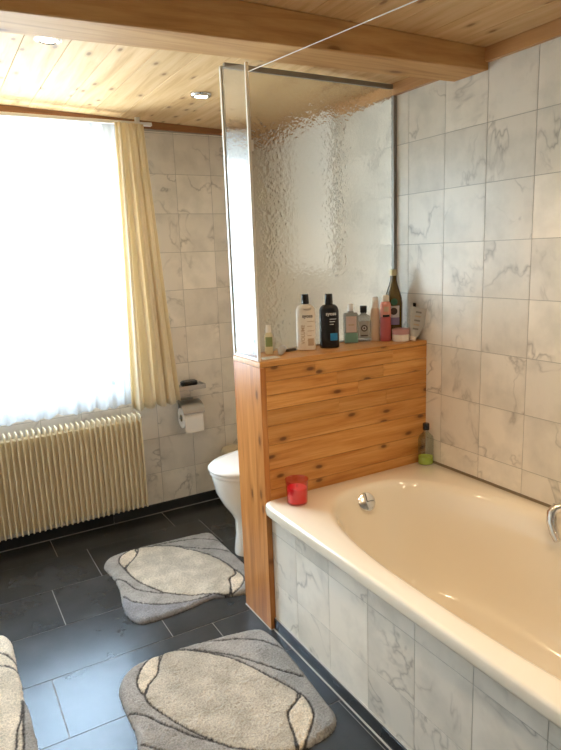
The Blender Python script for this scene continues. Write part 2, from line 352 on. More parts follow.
# ------------------------------------------------------------------ room shell
XL, YF, YB = -2.75, -2.75, 1.19
def zc(x): return 2.060-.034*x            # the old board ceiling rises a little to the left
T = .2                                     # wall tile
def cells(lo, hi, origin, pitch):
    k0 = math.floor((lo-origin)/pitch-1e-6); out = []
    a = origin+k0*pitch
    while a < hi-1e-6:
        s, e = max(a, lo), min(a+pitch, hi)
        if e-s > .004: out.append((s, e))
        a += pitch
    return out
G = .0013
def clip_out(r, hole):
    """rectangle minus a hole -> up to 4 rectangles"""
    u0, u1, z0, z1 = r; a0, a1, b0, b1 = hole
    if u1 <= a0 or u0 >= a1 or z1 <= b0 or z0 >= b1: return [r]
    o = []
    if z0 < b0: o.append((u0, u1, z0, b0))
    if z1 > b1: o.append((u0, u1, b1, z1))
    zz0, zz1 = max(z0, b0), min(z1, b1)
    if u0 < a0: o.append((u0, a0, zz0, zz1))
    if u1 > a1: o.append((a1, u1, zz0, zz1))
    return o

# right wall (behind the bath)
w = MB(); w.box(.0012, .12, YF, 1.45, 0, 2.3, 1)
for (a, b) in cells(YF, YB, 0, T):
    for (c, d) in cells(0, 2.03, .0227, T):
        w.box(0, .004, a+G, b-G, c+G, d-G)
struct(w.build('wall_right', [M['marble'], M['grout']], smooth=False))

# window wall with its opening
HOLE = (-2.15, -.93, .76, 2.0)
w = MB()
w.box(XL, HOLE[0], YB+.0012, YB+.26, 0, 2.3, 1); w.box(HOLE[1], 0, YB+.0012, YB+.26, 0, 2.3, 1)
w.box(HOLE[0], HOLE[1], YB+.0012, YB+.26, 0, HOLE[2], 1); w.box(HOLE[0], HOLE[1], YB+.0012, YB+.26, HOLE[3], 2.3, 1)
for (a, b) in cells(XL, 0, -.5417, T):
    for (c, d) in cells(0, 2.04, .0319, T):
        for (u0, u1, z0, z1) in clip_out((a+G, b-G, c+G, d-G), HOLE):
            w.box(u0, u1, YB, YB+.004, z0, z1)
struct(w.build('wall_back', [M['marble'], M['grout']], smooth=False))

# the two walls behind the photographer: upright boards, cream at the left
w = MB(); w.box(XL-.12, XL-.006, YF, 1.45, 0, 2.3)
for (a, c) in cells(YF, YB, 0, .12): w.box(XL-.006, XL, a+.001, c-.001, 0, 2.12)
struct(w.build('wall_left', plain('cream wall boards', (.86, .82, .74), .6), smooth=False))
w = MB(); w.box(XL-.12, .12, YF-.12, YF-.006, 0, 2.3)
for (a, c) in cells(XL, 0, 0, .12): w.box(a+.001, c-.001, YF-.006, YF, 0, 2.12)
struct(w.build('wall_front', M['panel_wood'], smooth=False))

# floor: dark 60 x 30 tiles in a shifted bond
w = MB(); w.box(XL-.1, .1, YF-.1, YB+.25, -.08, -.0012, 1)
offs = [-1.364, -1.225, -1.443, -1.11, -1.549, -1.25, -1.38, -1.16, -1.5, -1.3, -1.42, -1.2, -1.33, -1.27]
for k in range(14):
    y1 = 1.273-.3052*k; y0 = y1-.3052
    a0, a1 = max(y0, YF), min(y1, YB)
    if a1 <= a0: continue
    for (a, b) in cells(XL, 0, offs[k], .6): w.box(a+.0018, b-.0018, a0+.0018, a1-.0018, -.006, 0)
struct(w.build('floor', [M['slate'], M['grout_floor']], smooth=False))

# ceiling boards running away from the camera
w = MB(); w.loft([[(XL-.1, y, zc(XL-.1)+.012), (.1, y, zc(.1)+.012), (.1, y, 2.3), (XL-.1, y, 2.3)] for y in (YF-.1, 1.45)], mi=1)
random.seed(3)
for (a, b) in cells(XL, 0, 0, .138):
    cuts = [YF]; y = YF+random.uniform(.3, 1.6)
    while y < YB-.3: cuts.append(y); y += random.uniform(1.2, 2.2)
    cuts = [YF, YB]
    for y0, y1 in zip(cuts, cuts[1:]):
        # small V edges on each board
        x0, x1, e = a+.0009, b-.0009, .0008
        ring = lambda y: [(x0, y, zc(x0)+.012), (x0, y, zc(x0)+e), (x0+e, y, zc(x0)), (x1-e, y, zc(x1)), (x1, y, zc(x1)+e), (x1, y, zc(x1)+.012)]
        w.loft([ring(y0), ring(y1)])
struct(w.build('ceiling', [M['ceil_wood'], M['block_wood_z']], smooth=False))

# trims under the ceiling
struct(MB().box(-.02, 0, YF, YB-.02, 2.014, 2.0605).build('trim_1', M['trim_wood_y'], bevel=.002))
struct(MB().loft([[(x, YB-.02, 2.034-.02*x), (x, YB, 2.034-.02*x), (x, YB, zc(x)), (x, YB-.02, zc(x))] for x in (0, XL)]).build('trim_2', M['trim_wood_x'], bevel=.002))
# skirtings
w = MB()
for (a, b) in cells(XL, 0, -.43, .6): w.box(a+.001, b-.001, YB-.010, YB, .003, .056)
struct(w.build('baseboard_back', M['slate'], bevel=.0015))
struct(MB().box(XL, 0, YB-.014, YB-.009, 0, .003).build('trim_3', M['grout_floor']))

# ceiling beam, very slightly out of square with the wall
w = MB(); xl = XL
def bx(x): return -.400-.0735*x, -.243-.0735*x
ring = lambda x: [(x, bx(x)[0], 1.990), (x, bx(x)[1], 1.990), (x, bx(x)[1], zc(x)), (x, bx(x)[0], zc(x))]
beam = w.loft([ring(-.001), ring(-1.4), ring(xl)]).build('ceiling_beam', M['beam_wood'], bevel=.004)
tag(beam, 'thick honey-coloured pine beam crossing the room under the board ceiling', 'beam')

# ------------------------------------------------------------------ window
fr = MB(); x0, x1, z0, z1 = HOLE; yw = YB+.16
for (a, b, c, d) in ((x0, x0+.05, z0, z1), (x1-.05, x1, z0, z1), (x0+.05, x1-.05, z0, z0+.05), (x0+.05, x1-.05, z1-.05, z1), ((x0+x1)/2-.035, (x0+x1)/2+.035, z0+.05, z1-.05)):
    fr.box(a, b, yw, yw+.06, c, d)
win = struct(fr.build('window_1', M['white_paint'], bevel=.003))
for a, b in ((x0+.05, (x0+x1)/2-.035), ((x0+x1)/2+.035, x1-.05)):
    MB().box(a, b, yw+.026, yw+.032, z0+.05, z1-.05).build('pane', M['window_glass'], win)
MB().box(x0, x1, YB-.02, yw, z0-.02, z0).build('window_sill', M['white_paint'], win, bevel=.003)

# net curtain and drape hang from one rail
rail = thing('curtain_rail', 'white curtain rail below the orange pine trim over the window', 'curtain rail', (-1.5, 1.085, 2.044))
MB().box(-.95, .81, -.012, .012, -.004, .012).build('track', M['white_paint'], rail, bevel=.002)
for x in (-.8, 0, .74): MB().box(x-.01, x+.01, -.008, .008, .012, .070-.034*(x)-.012).build('bracket', M['white_paint'], rail)

def cloth(xa0, xb0, xa1, xb1, zt, zb, yc, waves, amp, n, mat, name, nz=40, hem=None, seed=0, lab=None):
    """pleated sheet: edges (xa0, xb0) on the rail and (xa1, xb1) at the hem"""
    random.seed(seed); ph = [random.uniform(0, 6.28) for _ in range(6)]
    vs = []; fs = []
    for i in range(nz+1):
        t = i/nz
        for j in range(n+1):
            u = j/n
            xa = xa0+(xa1-xa0)*t**1.3; xb = xb0+(xb1-xb0)*t**1.1
            th = 2*PI*waves*u+.8*math.sin(2*PI*u*2+ph[0])+.35*math.sin(t*3+u*9+ph[1])
            a = amp*(.55+.45*math.sin(PI*min(1, t*1.4)/2))*(1+.35*math.sin(u*17+ph[2]))
            y = yc+a*math.sin(th)+.25*a*math.sin(2.7*th+ph[3])
            x = xa+(xb-xa)*u+.25*a*math.cos(th)
            z = zt+(zb-zt)*t
            if hem: z += hem(u, th)*t**6
            vs.append((x, y, z))
    for i in range(nz):
        for j in range(n):
            a = i*(n+1)+j; fs.append((a, a+1, a+n+2, a+n+1))
    mb = MB(); mb.add(vs, fs); return mb
net = cloth(-2.36, -.868, -2.36, -.885, 2.041, .664, 1.104, 19, .010, 560, M['sheer'], 'net', hem=lambda u, th: .006*math.sin(th*.5+1)+.005*math.sin(th*1.3)-.010*(1-u), seed=2)
o = net.build('net_curtain', M['sheer'], angle=180)
tag(o, 'sheer white net curtain with a scalloped hem glowing in front of the window', 'curtain')
dr = cloth(-.885, -.738, -.922, -.640, 2.041, .645, 1.055, 4.6, .024, 240, M['drape'], 'drape', hem=lambda u, th: .006*math.sin(th)+.006*u, seed=5)
o = dr.build('drape', M['drape'], angle=180)
so = o.modifiers.new('thickness', 'SOLIDIFY'); so.thickness = .0012
tag(o, 'cream gathered drape hanging at the right edge of the window', 'curtain')

# ------------------------------------------------------------------ radiator
RX0, RX1, RZ0, RZ1 = -2.02, -.868, .100, .612
rad = thing('radiator', 'cream ribbed radiator on the wall below the net curtain', 'radiator', (-1.444, 1.12, RZ0))
h = RZ1-RZ0
MB().box(RX0+1.444, RX1+1.444, -.026, .022, .015, h-.035).build('back_panel', M['radiator'], rad, bevel=.003)
for x in (-.45, .45): MB().box(x-.02, x+.02, .022, .070, .10, h-.12).build('wall_bracket', M['radiator'], rad)
def fin_mb():
    m_ = MB(); pts = []
    y0, y1, z0, z1 = -.058, .000, 0, h
    def arc(cy, cz, r, a0, a1, k=5): return [(cy+r*math.cos(a0+(a1-a0)*i/k), cz+r*math.sin(a0+(a1-a0)*i/k)) for i in range(k+1)]
    prof = arc(y0+.012, z0+.012, .012, -PI/2, -PI)+arc(y0+.016, z1-.016, .016, PI, PI/2)+arc(y1+.012, z1-.014, .014, PI/2, 0)+[(y1+.026, z1-.05), (y1, z1-.055), (y1, z0+.02), (y1, z0)]
    return m_.loft([[(-.0038, y, z) for y, z in prof], [(.0038, y, z) for y, z in prof]])
n_f = 45; fin = None
for i in range(n_f):
    x = RX1-.003-(RX1-RX0-.006)*i/(n_f-1)+1.444
    if fin is None:
        fin = fin_mb().build('fin', M['radiator'], rad, bevel=.0014, angle=50)
    else:
        f2 = fin.copy(); COL.objects.link(f2); f2.parent = rad; fin_cur = f2
    (fin if i == 0 else fin_cur).location = (x, 0, 0)
v = MB().tube([(.576, .012, h-.03), (.600, .012, h-.03)], .006)
v.build('vent_valve', M['chrome'], rad)

# ------------------------------------------------------------------ pine partition box beside the bath
PX0, PY0, PY1, PZ = -.778, -.115, .097, 1.036
part = thing('partition_box', 'waist-high box partition of knotty orange pine between bath and toilet', 'partition', (0, 0, 0))
MB().box(PX0+.024, -.0005, PY0+.006, PY1-.006, 0.001, PZ-.021).build('core', plain('dark wood core', (.10, .035, .01), .7), part)
w = MB(); random.seed(21)
rows = [1.0155, .963, .913, .860, .800, .728, .637, .560, .475, .385, .29, .19, .09, .001]
for i, (zt, zb) in enumerate(zip(rows, rows[1:])):
    x = PX0+.0225; cuts = [x]
    while True:
        x += random.uniform(.16, .46)
        if x > -.12: break
        cuts.append(x)
    if i > 3: cuts = [PX0+.0225]
    cuts.append(-.001)
    for a, b in zip(cuts, cuts[1:]): w.box(a+.0004, b-.0004, PY0, PY0+.008, zb+.0008, zt-.0008)
w.build('front_panel', M['block_wood_x'], part, smooth=False)
w = MB(); w.box(PX0+.0225, -.001, PY1-.008, PY1, .001, PZ-.021).build('back_panel', M['block_wood_x'], part, smooth=False)
w = MB(); w.box(PX0, PX0+.022, PY0-.001, PY1+.001, .001, PZ-.0205)
w.build('side_board', M['block_wood_z'], part, bevel=.0015)
MB().box(PX0, -.0005, PY0-.001, PY1+.001, PZ-.020, PZ).build('top_board', M['block_wood_x'], part, bevel=.002)
MB().box(PX0-.003, PX0+.001, PY0, PY1, 0, .003).box(PX0, PX0+.02, PY0-.004, PY0, 0, .003).build('sealant', M['sealant'], part)

# ------------------------------------------------------------------ shower screen standing on the partition
scr = thing('shower_screen', 'pebbled glass shower screen with slim aluminium frame on the pine partition', 'shower screen', (0, 0, PZ))
def zz(z): return z-PZ
MB().box(-.764, -.014, .077, .083, .006, zz(2.040)).build('main_pane', M['pebble_glass'], scr, smooth=False)
w = MB()
ztop = lambda y: 2.006+(y-(-.094))*(.038/.176)
w.add([(-.773, -.094, .012), (-.773, .082, .012), (-.773, .082, zz(ztop(.082))-.003), (-.773, -.094, zz(ztop(-.094))-.003), (-.768, -.094, .012), (-.768, .082, .012), (-.768, .082, zz(ztop(.082))-.003), (-.768, -.094, zz(ztop(-.094))-.003)],
      [(0, 1, 2, 3), (7, 6, 5, 4), (0, 4, 5, 1), (1, 5, 6, 2), (2, 6, 7, 3), (3, 7, 4, 0)])
w.build('return_pane', textured_glass('fine textured glass', .00025, 60, .05), scr, smooth=False)
MB().box(-.777, -.765, .082, .094, .0005, zz(2.046)).build('corner_post', M['alu_white'], scr, bevel=.002)
MB().box(-.776, -.765, -.104, -.094, .0005, zz(2.010)).build('front_post', M['alu_white'], scr, bevel=.002)
MB().box(-.776, -.765, -.094, .082, .0005, .012).build('bottom_rail', M['alu_white'], scr, bevel=.002)
MB().box(-.7645, -.016, .074, .086, .0005, .007).build('bottom_rail', M['alu'], scr, bevel=.001)
MB().box(-.7645, -.016, .072, .088, zz(2.038), zz(2.056)).build('top_rail', M['alu_grey'], scr, bevel=.002)
MB().box(-.016, -.0005, .070, .090, .0005, zz(2.056)).build('wall_profile', M['alu_grey'], scr, bevel=.002)
MB().box(-.765, -.756, -.102, -.094, zz(1.74), zz(1.775)).build('hook', M['alu_white'], scr, bevel=.002)
# curtain wire
wr = MB().tube([(-.769, -.099, 1.980), (-.663, -.766, 1.978), (-.36, YF+.001, 1.974)], .0016, 8).build('curtain_wire', M['white_plastic'])
tag(wr, 'thin white wire stretched from the corner of the glass screen towards the ceiling front', 'wire')

# ------------------------------------------------------------------ bath
TZ = .526
tub = thing('bathtub', 'built-in cream bathtub with an oval basin against the marble-tiled wall', 'bathtub', (0, 0, 0))
cx, cy = -.400, -.972
OX0, OX1, OY0, OY1 = -.799, -.003, -1.80, PY0-.003
ocx, ocy, ohx, ohy = (OX0+OX1)/2, (OY0+OY1)/2, (OX1-OX0)/2, (OY1-OY0)/2
NT = 256
def inner(d, z, k=0):
    hx, hy = .338-d, .775-d*(1.0+k); R = []
    for j in range(NT):
        t = 2*PI*j/NT; ct, st = math.cos(t), math.sin(t); e = 2.75
        R.append((cx+hx*math.copysign(abs(ct)**(2/e), ct), cy+hy*math.copysign(abs(st)**(2/e), st), z))
    return R
def outer(d, z):
    R = []
    for j in range(NT):
        t = 2*PI*j/NT; ct, st = math.cos(t), math.sin(t)
        dx, dy = math.copysign(abs(ct)**(2/2.75), ct), math.copysign(abs(st)**(2/2.75), st)
        e = 34; q = (abs(dx)**e+abs(dy)**e)**(1/e)
        R.append((ocx+(ohx-d)*dx/q, ocy+(ohy-d)*dy/q, z))
    return R
rings = [outer(.030, TZ-.030), outer(.004, TZ-.043), outer(.001, TZ-.040), outer(0, TZ-.034), outer(0, TZ-.012), outer(.003, TZ-.004), outer(.010, TZ)]
rings += [inner(-.006, TZ), inner(.002, TZ-.001), inner(.009, TZ-.004), inner(.016, TZ-.010), inner(.024, TZ-.022), inner(.033, TZ-.042), inner(.050, TZ-.085), inner(.066, TZ-.15), inner(.084, TZ-.23), inner(.105, TZ-.30), inner(.135, TZ-.350), inner(.175, TZ-.380), inner(.225, TZ-.396), inner(.29, TZ-.404), inner(.335, TZ-.406)]
w = MB(); w.loft(rings, False, True)
w.build('basin', M['enamel'], tub, angle=60)
# tiled front
w = MB(); PXX = -.757
w.box(PXX+.0012, PXX+.06, -1.80, PY0-.002, .0, TZ-.045, 1)
for (a, b) in cells(-1.80, PY0-.002, -.083, T):
    for (c, d) in cells(.048, TZ-.046, -.003, T): w.box(PXX, PXX+.004, a+G, b-G, c+G, d-G)
w.build('tiled_front', [M['marble'], M['grout']], tub, smooth=False)
w = MB()
for (a, b) in cells(-1.80, PY0-.003, -.155, .6): w.box(PXX-.009, PXX, a+.001, b-.001, .003, .046)
w.build('plinth', M['slate'], tub, bevel=.001)
MB().box(PXX-.013, PXX-.008, -1.80, PY0-.003, 0, .004).box(PXX-.004, PXX, -1.80, PY0-.003, .046, .049).build('sealant', M['sealant'], tub)
MB().box(-.005, 0, -1.80, PY0-.002, TZ-.006, TZ+.005).build('wall_sealant', plain('brown sealant', (.22, .17, .11), .6), tub)
# overflow knob
ov = Matrix.Translation((-.413, -.232, .470)) @ Matrix.Rotation(math.radians(-12), 4, 'Z') @ Matrix.Rotation(math.radians(58), 4, 'X')
w = MB().lathe([(.0, -.004), (.036, -.004), (.036, .012), (.034, .016), (.030, .018), (0, .018)], n=40, caps=(False, False)).xform(ov)
kn = w.build('overflow_knob', M['chrome'], tub)
MB().box(-.0012, .0012, 0, .030, .0179, .0187).box(0, .028, -.0012, .0012, .0179, .0187).xform(ov).build('groove', M['black_rubber'], kn)
MB().lathe([(0, 0), (.024, 0), (.024, .004), (.018, .006), (0, .006)], c=(cx, -.62, TZ-.4065), n=32, caps=(False, False)).build('drain', M['chrome'], tub)

# bath mixer: only its hooked lever end reaches into the picture
mix = thing('bath_mixer', 'chrome bath mixer on the tiled wall with its curved lever over the tub', 'tap', (0, -.875, .588))
MB().tube([(-.001, 0, 0), (-.05, 0, 0)], [.032, .028], 20).build('wall_flange', M['chrome'], mix)
MB().tube([(-.05, .0, .0), (-.058, 0, 0), (-.075, 0, 0)], [.022, .024, .022], 20).tube([(-.06, -.16, 0), (-.06, .03, 0)], .021, 20).build('body', M['chrome'], mix)
MB().tube([(-.06, -.155, 0), (-.001, -.155, 0)], .02, 20).build('pipe', M['chrome'], mix)
MB().tube([(-.06, .022, -.006), (-.075, .052, -.008), (-.090, .068, -.014), (-.103, .074, -.030), (-.112, .068, -.056), (-.120, .050, -.084), (-.128, .030, -.104)], [.013, .015, .016, .016, .0155, .015, .011], 16).build('lever', M['chrome'], mix)

# ------------------------------------------------------------------ toilet
wc = thing('toilet', 'white floor-standing toilet with closed lid half hidden behind the pine partition', 'toilet', (-.028, .500, 0))
def egg(z, xf, xb, hw, n=48, e=2.2):
    """oval with its nose at xf and its back at xb"""
    c = xb-hw*.95 if xb-hw*.95 > xf+hw else (xf+xb)/2; R = []
    for j in range(n):
        t = 2*PI*j/n; ct, st = math.cos(t), math.sin(t)
        r = (c-xf) if ct < 0 else (xb-c)
        R.append((c+r*math.copysign(abs(ct)**(2/e), ct), hw*math.copysign(abs(st)**(2/e), st), z))
    return R
w = MB(); w.loft([egg(.001, -.600, -.14, .115), egg(.02, -.600, -.14, .113), egg(.10, -.590, -.14, .104), egg(.17, -.590, -.13, .112), egg(.21, -.610, -.12, .135), egg(.26, -.645, -.11, .160), egg(.32, -.674, -.10, .177), egg(.385, -.688, -.09, .181), egg(.405, -.690, -.09, .182), egg(.410, -.684, -.095, .176)])
w.build('bowl', M['ceramic'], wc, angle=60)
MB().loft([egg(.411, -.694, -.17, .184), egg(.414, -.698, -.17, .188), egg(.426, -.698, -.17, .188), egg(.429, -.694, -.17, .184)]).build('seat', M['seat_plastic'], wc, angle=60)
MB().loft([egg(.4305, -.698, -.17, .188), egg(.434, -.704, -.17, .192), egg(.444, -.704, -.17, .192), egg(.452, -.696, -.175, .184), egg(.458, -.66, -.19, .15), egg(.461, -.58, -.26, .08)]).build('lid', M['seat_plastic'], wc, angle=60)
MB().lathe([(.0, .30), (.16, .30), (.19, .40), (.195, .76), (.195, .765), (0, .765)], sx=.42, sy=1.0, c=(-.0845, 0, 0), n=48, e=5, caps=(False, False)).build('cistern', M['ceramic'], wc, bevel=.004)
MB().lathe([(.0, .7655), (.2, .7655), (.2, .785), (.19, .795), (0, .797)], sx=.42, sy=1.0, c=(-.0845, 0, 0), n=48, e=5, caps=(False, False)).build('cistern_lid', M['ceramic'], wc)
bn = thing('waste_bin', 'beige waste bin peeping out behind the toilet lid', 'bin', (-.345, 1.095, 0))
MB().lathe([(0, .001), (.050, .001), (.054, .006), (.064, .300), (.062, .305), (0, .305)], n=36, caps=(False, False)).build('body', M['beige'], bn)
MB().lathe([(.0655, .290), (.0665, .308), (.060, .320), (.04, .330), (0, .335)], n=36, caps=(False, False)).build('lid', M['beige'], bn)

# pale rectangle on the wall above the toilet, seen through the pebbled glass
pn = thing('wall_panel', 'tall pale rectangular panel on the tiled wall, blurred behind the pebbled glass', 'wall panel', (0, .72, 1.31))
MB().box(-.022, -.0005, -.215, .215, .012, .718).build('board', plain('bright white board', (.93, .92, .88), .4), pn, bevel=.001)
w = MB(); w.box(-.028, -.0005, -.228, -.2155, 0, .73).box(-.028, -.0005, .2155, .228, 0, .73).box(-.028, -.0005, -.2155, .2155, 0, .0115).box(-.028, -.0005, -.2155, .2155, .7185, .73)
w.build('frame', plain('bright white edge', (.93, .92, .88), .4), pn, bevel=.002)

# ------------------------------------------------------------------ toilet roll holder and shelf
sh = thing('chrome_shelf', 'small chrome shelf on the tiled wall beside the drape', 'shelf', (-.60, YB, .700))
MB().box(-.14, .115, -.095, -.001, .006, .012).build('plate', M['steel'], sh, bevel=.002)
MB().box(-.14, .115, -.100, -.094, -.006, .020).box(.109, .115, -.094, -.004, .0, .020).build('rim', M['steel'], sh, bevel=.002)
for x in (-.09, .06): MB().box(x-.012, x+.012, -.02, -.001, -.03, .006).build('bracket', M['steel'], sh, bevel=.002)
o = MB().lathe([(0, 0), (.030, 0), (.034, .006), (.034, .022), (.028, .028), (0, .029)], sx=1.4, sy=.8, n=32, e=3, caps=(False, False)).build('soap_case', M['black_plastic'], loc=(-.565, YB-.052, .7125))
tag(o, 'small dark case lying on the chrome shelf beside the drape', 'case')
hd = thing('toilet_roll_holder', 'chrome toilet roll holder with a hinged cover on the tiled wall', 'toilet roll holder', (-.575, YB, .585))
MB().box(-.045, .045, -.012, -.001, -.01, .05).build('wall_plate', M['steel'], hd, bevel=.002)
prof = [(-.012, .038), (-.05, .046), (-.085, .040), (-.118, .018), (-.130, -.012)]
w = MB(); w.loft([[(x, y, z) for y, z in prof]+[(x, y+.001, z-.0025) for y, z in reversed(prof)] for x in (-.062, .062)]); w.build('cover', M['steel'], hd, angle=60)
MB().tube([(.068, -.010, .0), (.068, -.070, -.040), (.060, -.072, -.044), (-.066, -.072, -.044)], .004, 10).build('rod', M['steel'], hd)
rl = thing('toilet_roll', 'white toilet roll hanging in the chrome holder', 'toilet roll', (-.577, YB-.072, .541))
def cyl_x(mb, r0, r1, x0, x1, n=40):
    A = lambda r, x: [(x, r*math.cos(2*PI*k/n), r*math.sin(2*PI*k/n)) for k in range(n)]
    return mb.loft([A(r0, x0), A(r1, x0), A(r1, x1), A(r0, x1), A(r0, x0)], False, False)
cyl_x(MB(), .0205, .056, -.054, .054).build('paper', M['paper'], rl, angle=40)
cyl_x(MB(), .0190, .0204, -.0545, .0545).build('core', M['beige'], rl, angle=40)
MB().box(-.053, .053, -.0575, -.0562, -.075, .0).build('loose_sheet', M['paper'], rl)

# ------------------------------------------------------------------ recessed ceiling lights
spots = [(-1.312, .212, 'recessed ceiling spotlight glowing beside the beam near the window'), (-.632, .592, 'recessed ceiling spotlight with a chrome ring above the toilet area')]
lbl_off = 'recessed warm ceiling spotlight in the front half of the room'
spots += [(-1.30, -1.05, lbl_off), (-.50, -.98, lbl_off), (-.50, -1.75, lbl_off), (-1.30, -2.0, lbl_off)]
proto = None
for i, (x, y, lab) in enumerate(spots):
    if proto is None:
        proto = t_ = thing('ceiling_spotlight', lab, 'ceiling light', (x, y, zc(x)))
        MB().lathe([(.028, .002), (.028, -.008), (.032, -.012), (.042, -.009), (.045, -.002)], n=36, caps=(False, False)).build('ring', M['chrome'], t_)
        MB().lathe([(0, -.0120), (.018, -.0105), (.0275, -.006), (.0275, .001), (0, .001)], n=36, caps=(False, False)).build('lamp', M['bulb'], t_)
    else:
        t_ = copy_tree(proto); t_.location = (x, y, zc(x)); t_['label'] = lab
    t_['group'] = 'recessed ceiling spotlights'
    ld = bpy.data.lights.new('spot', 'SPOT'); ld.energy = SPOT_W if i > 1 else SPOT_B; ld.color = (1, .76, .50); ld.spot_size = math.radians(120); ld.spot_blend = .7; ld.shadow_soft_size = .025
    lo = bpy.data.objects.new('spot', ld); COL.objects.link(lo); lo.parent = t_; lo.location = (0, 0, -.030)

# ------------------------------------------------------------------ toiletries on the partition
FACE = -.50
def put(name, label, cat, x, y, rz=FACE, z=PZ+.0008, group=None): return thing(name, label, cat, (x, y, z), rz, group)

def flask(t, a, b, h, hs, neck_r, neck_z, mat, e=2.4, foot=.004):
    """oval bottle body: half axes a, b; shoulder starting at hs; neck to neck_z"""
    rings = []
    def ring(sx, sy, z, ee, n=48):
        R = []
        for j in range(n):
            q = 2*PI*j/n; ct, st = math.cos(q), math.sin(q)
            R.append((sx*math.copysign(abs(ct)**(2/ee), ct), sy*math.copysign(abs(st)**(2/ee), st), z))
        return R
    rings.append(ring(a*.93, b*.9, 0, e)); rings.append(ring(a*.985, b*.97, foot*.5, e)); rings.append(ring(a, b, foot*1.5, e))
    for k in range(1, 5): rings.append(ring(a, b, foot*1.5+(hs-foot*1.5)*k/4, e))
    for k in range(1, 9):
        q = k/8*PI/2
        rings.append(ring(neck_r+(a-neck_r)*math.cos(q), neck_r+(b-neck_r)*math.cos(q), hs+(h-hs)*math.sin(q), e+(2-e)*k/8))
    rings.append(ring(neck_r, neck_r, neck_z, 2))
    return MB().loft(rings).build('body', mat, t, angle=50)

# the white flask
t = put('shampoo_bottle', 'white oval shampoo bottle with a black cap and brown lettering', 'bottle', -.504, .012)
flask(t, .037, .021, .176, .148, .012, .178, M['cream_plastic'])
MB().lathe([(0, .177), (.0140, .177), (.0145, .180), (.0135, .212), (.0125, .214), (0, .214)], n=32, caps=(False, False)).build('cap', M['black_plastic'], t)
MB().lathe([(.0, 0), (.016, 0), (.016, .0015), (0, .0015)], sx=1, sy=.6, n=28, caps=(False, False)).xform(Matrix.Translation((.006, -.0185, .160)) @ Matrix.Rotation(math.radians(50), 4, 'X')).build('medallion', M['alu'], t)
text_part('lettering', 'syoss', .019, M['ink_dark'], t, (.006, -.022, .132), .037, .021, e=2.4, bold=.0004)
text_part('lettering', 'VOLUME', .019, M['ink_tan'], t, (-.012, -.022, .062), .037, .021, rot=PI/2, e=2.4, bold=.0003)
for q, (w_, hh) in enumerate(((.026, .0022), (.020, .0022), (.026, .0022), (.016, .0022), (.024, .0022))):
    label_patch('print_line', .037, .021, .004, .004+w_, .110-q*.018, .110-q*.018+hh, M['ink_tan'], t, 2.4)
label_patch('label', .037, .021, .006, .029, .018, .046, M['ink_tan'], t, 2.4)

# the black flask
t = put('shampoo_bottle', 'black oval shampoo bottle with white lettering and a bright blue patch', 'bottle', -.406, -.004)
flask(t, .038, .021, .170, .142, .012, .172, M['black_plastic'])
MB().lathe([(0, .171), (.0155, .171), (.0160, .174), (.0145, .208), (.0135, .210), (0, .210)], n=32, caps=(False, False)).build('cap', M['black_plastic'], t)
text_part('lettering', 'syoss', .019, M['ink_white'], t, (.006, -.022, .134), .038, .021, e=2.4, bold=.0004)
for q in range(3): label_patch('print_line', .038, .021, .0, .026-q*.005, .112-q*.010, .1145-q*.010, M['ink_white'], t, 2.4)
label_patch('label', .038, .021, .002, .030, .030, .058, M['ink_blue'], t, 2.4)

# clear square bottle
t = put('lotion_bottle', 'square clear bottle with a white cap and teal lower third', 'bottle', -.270, .040)
MB().lathe([(0, 0), (.027, 0), (.029, .003), (.029, .115), (.026, .122), (.011, .124), (.011, .130), (0, .130)], sx=1, sy=.62, n=48, e=7, caps=(False, False)).build('body', plain('pale grey clear plastic', (.52, .53, .50), .15, 0, Transmission_Weight=.6), t)
MB().lathe([(0, .1305), (.0115, .1305), (.0115, .156), (.010, .158), (0, .158)], n=28, caps=(False, False)).build('cap', M['white_plastic'], t)
label_patch('label', .029, .018, -.021, .021, .045, .110, plain('pale pink label', (.62, .50, .47), .5), t, 7)
label_patch('label', .029, .018, -.027, .027, .004, .042, plain('teal label', (.16, .33, .27), .5), t, 7)
label_patch('print_line', .029, .0186, -.012, .012, .072, .078, M['ink_tan'], t, 7)

# clear bottle with black cap
t = put('mouthwash_bottle', 'clear bottle with a square black cap and an ornate grey label', 'bottle', -.200, .046)
MB().lathe([(0, 0), (.028, 0), (.030, .003), (.030, .088), (.026, .104), (.012, .112), (.010, .118), (0, .118)], sx=1, sy=.65, n=48, e=5, caps=(False, False)).build('body', plain('clear grey plastic', (.55, .56, .54), .12, 0, Transmission_Weight=.7), t)
MB().lathe([(0, .1185), (.0135, .1185), (.0135, .144), (.0125, .146), (0, .146)], n=28, e=6, caps=(False, False)).build('cap', M['black_plastic'], t)
lb = label_patch('label', .030, .0195, -.021, .021, .014, .084, plain('grey label', (.40, .40, .38), .5), t, 5)
MB().lathe([(0, 0), (.014, 0), (.014, .0008), (0, .0008)], n=24, caps=(False, False)).xform(Matrix.Translation((0, -.0202, .055)) @ Matrix.Rotation(PI/2, 4, 'X')).build('emblem', M['ink_dark'], t)
MB().lathe([(.005, .0009), (.008, .0009), (.008, .0014), (.005, .0014), (.005, .0009)], n=24, caps=(False, False)).xform(Matrix.Translation((0, -.0202, .055)) @ Matrix.Rotation(PI/2, 4, 'X')).build('emblem', M['ink_white'], t)
label_patch('print_line', .030, .0203, -.015, .015, .022, .027, M['ink_dark'], t, 5)

